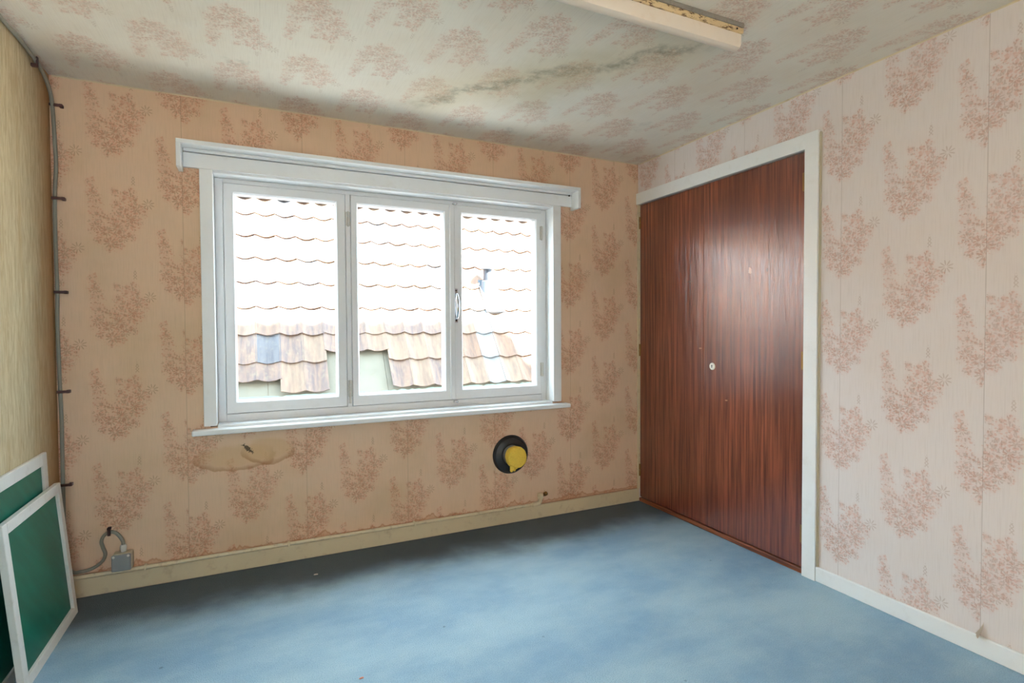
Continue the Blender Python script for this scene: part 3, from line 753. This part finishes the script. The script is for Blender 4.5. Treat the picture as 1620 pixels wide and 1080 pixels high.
# ------------------------------------------------------------------ neighbour's tiled roof
EL = math.radians(55); UP = Vector((0, math.cos(EL), math.sin(EL))); NR = Vector((0, -math.sin(EL), math.cos(EL))); P0 = Vector((0, 3.0, .45))
def rp(X, s, h=0.): return P0 + Vector((X, 0, 0)) + UP*s + NR*h
TW, EXP, TL = .2325, .368, .43
X00, NC, NROW = .567-TW*7, 33, 8
S0 = .105
roof = empty('neighbour_roof', (2.3, 3.0, .3), label='neighbouring house roof of weathered wavy clay tiles outside the window', cat='roof')
def prof(u): return .050*(.72*(1-math.sin(math.pi*u)) + .28*(.5+.5*math.cos(2*math.pi*u)))
def tile_mesh(name, seed):
    r = random.Random(seed); bm = bmesh.new(); nu, nv = 9, 3; top, bot = [], []
    for j in range(nv+1):
        s = TL*j/nv; a, b_ = [], []
        for i in range(nu+1):
            u = -.03 + 1.06*i/nu
            h = prof(min(max(u, 0), 1)) + .026*(1-s/TL) + .0015*(r.random()-.5)
            q = Vector((u*TW, 0, 0)) + UP*(s + (.006*(r.random()-.5) if j == 0 else 0)) + NR*h
            a.append(bm.verts.new(q)); b_.append(bm.verts.new(q - NR*.013))
        top.append(a); bot.append(b_)
    for j in range(nv):
        for i in range(nu):
            bm.faces.new((top[j][i], top[j][i+1], top[j+1][i+1], top[j+1][i])); bm.faces.new((bot[j][i], bot[j+1][i], bot[j+1][i+1], bot[j][i+1]))
    for i in range(nu):
        bm.faces.new((top[0][i], bot[0][i], bot[0][i+1], top[0][i+1])); bm.faces.new((top[nv][i], top[nv][i+1], bot[nv][i+1], bot[nv][i]))
    for j in range(nv):
        bm.faces.new((top[j][0], top[j+1][0], bot[j+1][0], bot[j][0])); bm.faces.new((top[j][nu], bot[j][nu], bot[j+1][nu], top[j+1][nu]))
    bmesh.ops.recalc_face_normals(bm, faces=bm.faces)
    me = bpy.data.meshes.new(name); bm.to_mesh(me); bm.free(); me.shade_smooth(); me.set_sharp_from_angle(angle=math.radians(50)); return me
TM = {}
for mn in ('tile_rose', 'tile_tan', 'tile_grey', 'tile_brown', 'tile_pale'):
    TM[mn] = []
    for k in range(2):
        me = tile_mesh('roof_tile', hash((len(TM), k)) & 255); me.materials.append(M[mn]); TM[mn].append(me)
rl = wloc(roof)
for c in range(NC):
    k = c-7                                              # column 0 begins at X = .567
    for r_ in range(NROW):
        s = S0 + EXP*r_; ds = 0.
        if r_ == 0 and k <= 1: ds = .155                    # short lowest tiles at the left
        if k in (4, 5, 6):
            if r_ == 0: continue                           # missing tiles show the board
            if r_ == 1: ds = .13
        mn = R.choices(('tile_rose', 'tile_tan', 'tile_grey', 'tile_brown'), (5, 4, 1.2, 1.5))[0]
        if k >= 11: mn = R.choice(('tile_brown', 'tile_tan', 'tile_brown'))
        if k == 12 and r_ < 3: mn = 'tile_pale'
        if (k, r_) in ((1, 1),): mn = 'tile_grey'
        o = bpy.data.objects.new('roof_tile', R.choice(TM[mn])); COL.objects.link(o); o.parent = roof
        o.location = rp(X00+TW*c, s+ds + .008*(R.random()-.5), .004*R.random()) - rl
        o.rotation_euler = (.010*(R.random()-.5), .012*(R.random()-.5), .010*(R.random()-.5))
fb = bmesh.new()                                         # the far left of the roof, never seen tile by tile
for c in range(-18, 0):
    for r_ in range(NROW):
        i0 = len(fb.verts); fb.from_mesh(TM[('tile_rose', 'tile_tan', 'tile_brown')[(c*5+r_*3) % 3]][0]); fb.verts.ensure_lookup_table()
        bmesh.ops.translate(fb, verts=fb.verts[i0:], vec=rp(X00+TW*c, S0+EXP*r_ + .008*(R.random()-.5), .004*R.random()))
obj('far_tiles', fb, 'tile_rose', roof, smooth=True, kind='stuff')
RX0_, RX1_ = X00-TW*18-.05, X00+TW*NC+.05
def roofslab(name, s0, s1, h0, h1, m, x0=RX0_, x1=RX1_):
    bm = bmesh.new(); q = [rp(x0, s0, h0), rp(x1, s0, h0), rp(x1, s1, h0), rp(x0, s1, h0), rp(x0, s0, h1), rp(x1, s0, h1), rp(x1, s1, h1), rp(x0, s1, h1)]
    v = [bm.verts.new(p) for p in q]
    for f in ((0, 1, 2, 3), (4, 5, 6, 7), (0, 1, 5, 4), (1, 2, 6, 5), (2, 3, 7, 6), (3, 0, 4, 7)): bm.faces.new([v[i] for i in f])
    return obj(name, bm, m, roof)
SR = S0 + EXP*NROW - .02                                   # ridge
x = RX0_
i = 0
while x < RX1_ - .01:                                    # underlay boards, butted side by side
    x1 = min(x + 1.24, RX1_)
    roofslab('underlay_board', -.9, SR, -.018-.0005*(i % 2), -.008, 'cement_board', x+.002, x1-.002); x = x1; i += 1
roofslab('roof_timber', -.9, SR, -.16, -.02, 'roof_timber')
# back slope of that roof
ridge = rp(0, SR, 0)
bm = bmesh.new(); q = []
for X in (RX0_, RX1_):
    q += [Vector((X, ridge.y, ridge.z)), Vector((X, ridge.y+2.2, ridge.z-3.1)), Vector((X, ridge.y+2.2, ridge.z-3.25)), Vector((X, ridge.y, ridge.z-.15))]
v = [bm.verts.new(p) for p in q]
for f in ((0, 1, 2, 3), (4, 5, 6, 7), (0, 1, 5, 4), (1, 2, 6, 5), (2, 3, 7, 6), (3, 0, 4, 7)): bm.faces.new([v[i] for i in f])
obj('back_slope', bm, 'tile_brown', roof)
# half-round ridge tiles
bm = bmesh.new(); n = 10; L = .345
for X, rr in ((0, .118), (L, .108)):
    pass
ra = [[bm.verts.new((X, -rr*math.cos(math.pi*k/n)*1.0, rr*math.sin(math.pi*k/n)-.03)) for k in range(n+1)] for X, rr in ((0, .120), (L, .110))]
rb = [[bm.verts.new((X, -rr*math.cos(math.pi*k/n)*1.0, rr*math.sin(math.pi*k/n)-.03)) for k in range(n+1)] for X, rr in ((0, .106), (L, .096))]
for k in range(n):
    bm.faces.new((ra[0][k], ra[1][k], ra[1][k+1], ra[0][k+1])); bm.faces.new((rb[0][k], rb[0][k+1], rb[1][k+1], rb[1][k]))
    for e in (0, 1): bm.faces.new((ra[e][k], ra[e][k+1], rb[e][k+1], rb[e][k]))
for k in (0, n): bm.faces.new((ra[0][k], rb[0][k], rb[1][k], ra[1][k]))
bmesh.ops.recalc_face_normals(bm, faces=bm.faces)
rme = bpy.data.meshes.new('ridge_tile'); bm.to_mesh(rme); bm.free(); rme.materials.append(M['tile_tan']); rme.shade_smooth(); rme.set_sharp_from_angle(angle=math.radians(50))
x = RX0_
while x < RX1_ - .2:
    o = bpy.data.objects.new('ridge_tile', rme); COL.objects.link(o); o.parent = roof; o.location = Vector((x, ridge.y+.02, ridge.z+.02)) - rl; x += .32

# roof vent
vt = empty('roof_vent', rp(3.68, 1.50, .03), label='pale plastic vent pipe with a flat cap standing on the tiled roof', cat='roof vent')
vb = rp(3.69, 1.62, .02)
def roof_quad(bm, X0, X1, s0, s1, h0, h1):
    q = [rp(X0, s0, h0), rp(X1, s0, h0), rp(X1, s1, h0), rp(X0, s1, h0), rp(X0, s0, h1), rp(X1, s0, h1), rp(X1, s1, h1), rp(X0, s1, h1)]
    v = [bm.verts.new(p) for p in q]
    for f in ((0, 1, 2, 3), (4, 5, 6, 7), (0, 1, 5, 4), (1, 2, 6, 5), (2, 3, 7, 6), (3, 0, 4, 7)): bm.faces.new([v[i] for i in f])
bm = bmesh.new(); roof_quad(bm, 3.575, 3.845, 1.16, 1.70, .030, .074); obj('flashing', bm, 'vent_plastic', vt)
bm = bmesh.new(); lathe(bm, [(0, -.20), (.105, -.20), (.100, -.05), (.086, .055), (.086, .075), (.062, .085), (0, .085)], 28, Matrix.Translation(vb+Vector((0, -.07, 0))))
obj('vent_collar', bm, 'vent_plastic', vt, smooth=True)
bm = bmesh.new(); lathe(bm, [(0, .07), (.060, .07), (.060, .235), (0, .235)], 24, Matrix.Translation(vb+Vector((0, -.07, 0))))
obj('vent_pipe', bm, 'vent_dark', vt, smooth=True)
bm = bmesh.new(); lathe(bm, [(0, .235), (.092, .235), (.096, .243), (.092, .252), (.05, .268), (0, .272)], 28, Matrix.Translation(vb+Vector((0, -.07, 0))))
obj('vent_cap', bm, 'vent_plastic', vt, smooth=True)

# ------------------------------------------------------------------ crumbs on the carpet
def crumb(name, x, y, r, m, label):
    bm = bmesh.new(); bmesh.ops.create_icosphere(bm, subdivisions=1, radius=r)
    for v in bm.verts: v.co = Vector((v.co.x*(1+.7*R.random()), v.co.y*(.5+.5*R.random()), max(v.co.z*.45, -r*.2)+r*.2))
    bmesh.ops.translate(bm, verts=bm.verts, vec=(x, y, 0))
    return obj(name, bm, m, label=label, cat='crumb')
crumb('paper_crumb', 1.062, -.235, .008, 'lint', 'tiny white paper crumb on the dark carpet below the window')
crumb('salmon_crumb', 1.13, -1.15, .007, 'salmon_fleck', 'tiny salmon-pink fleck on the pale blue carpet in the foreground')
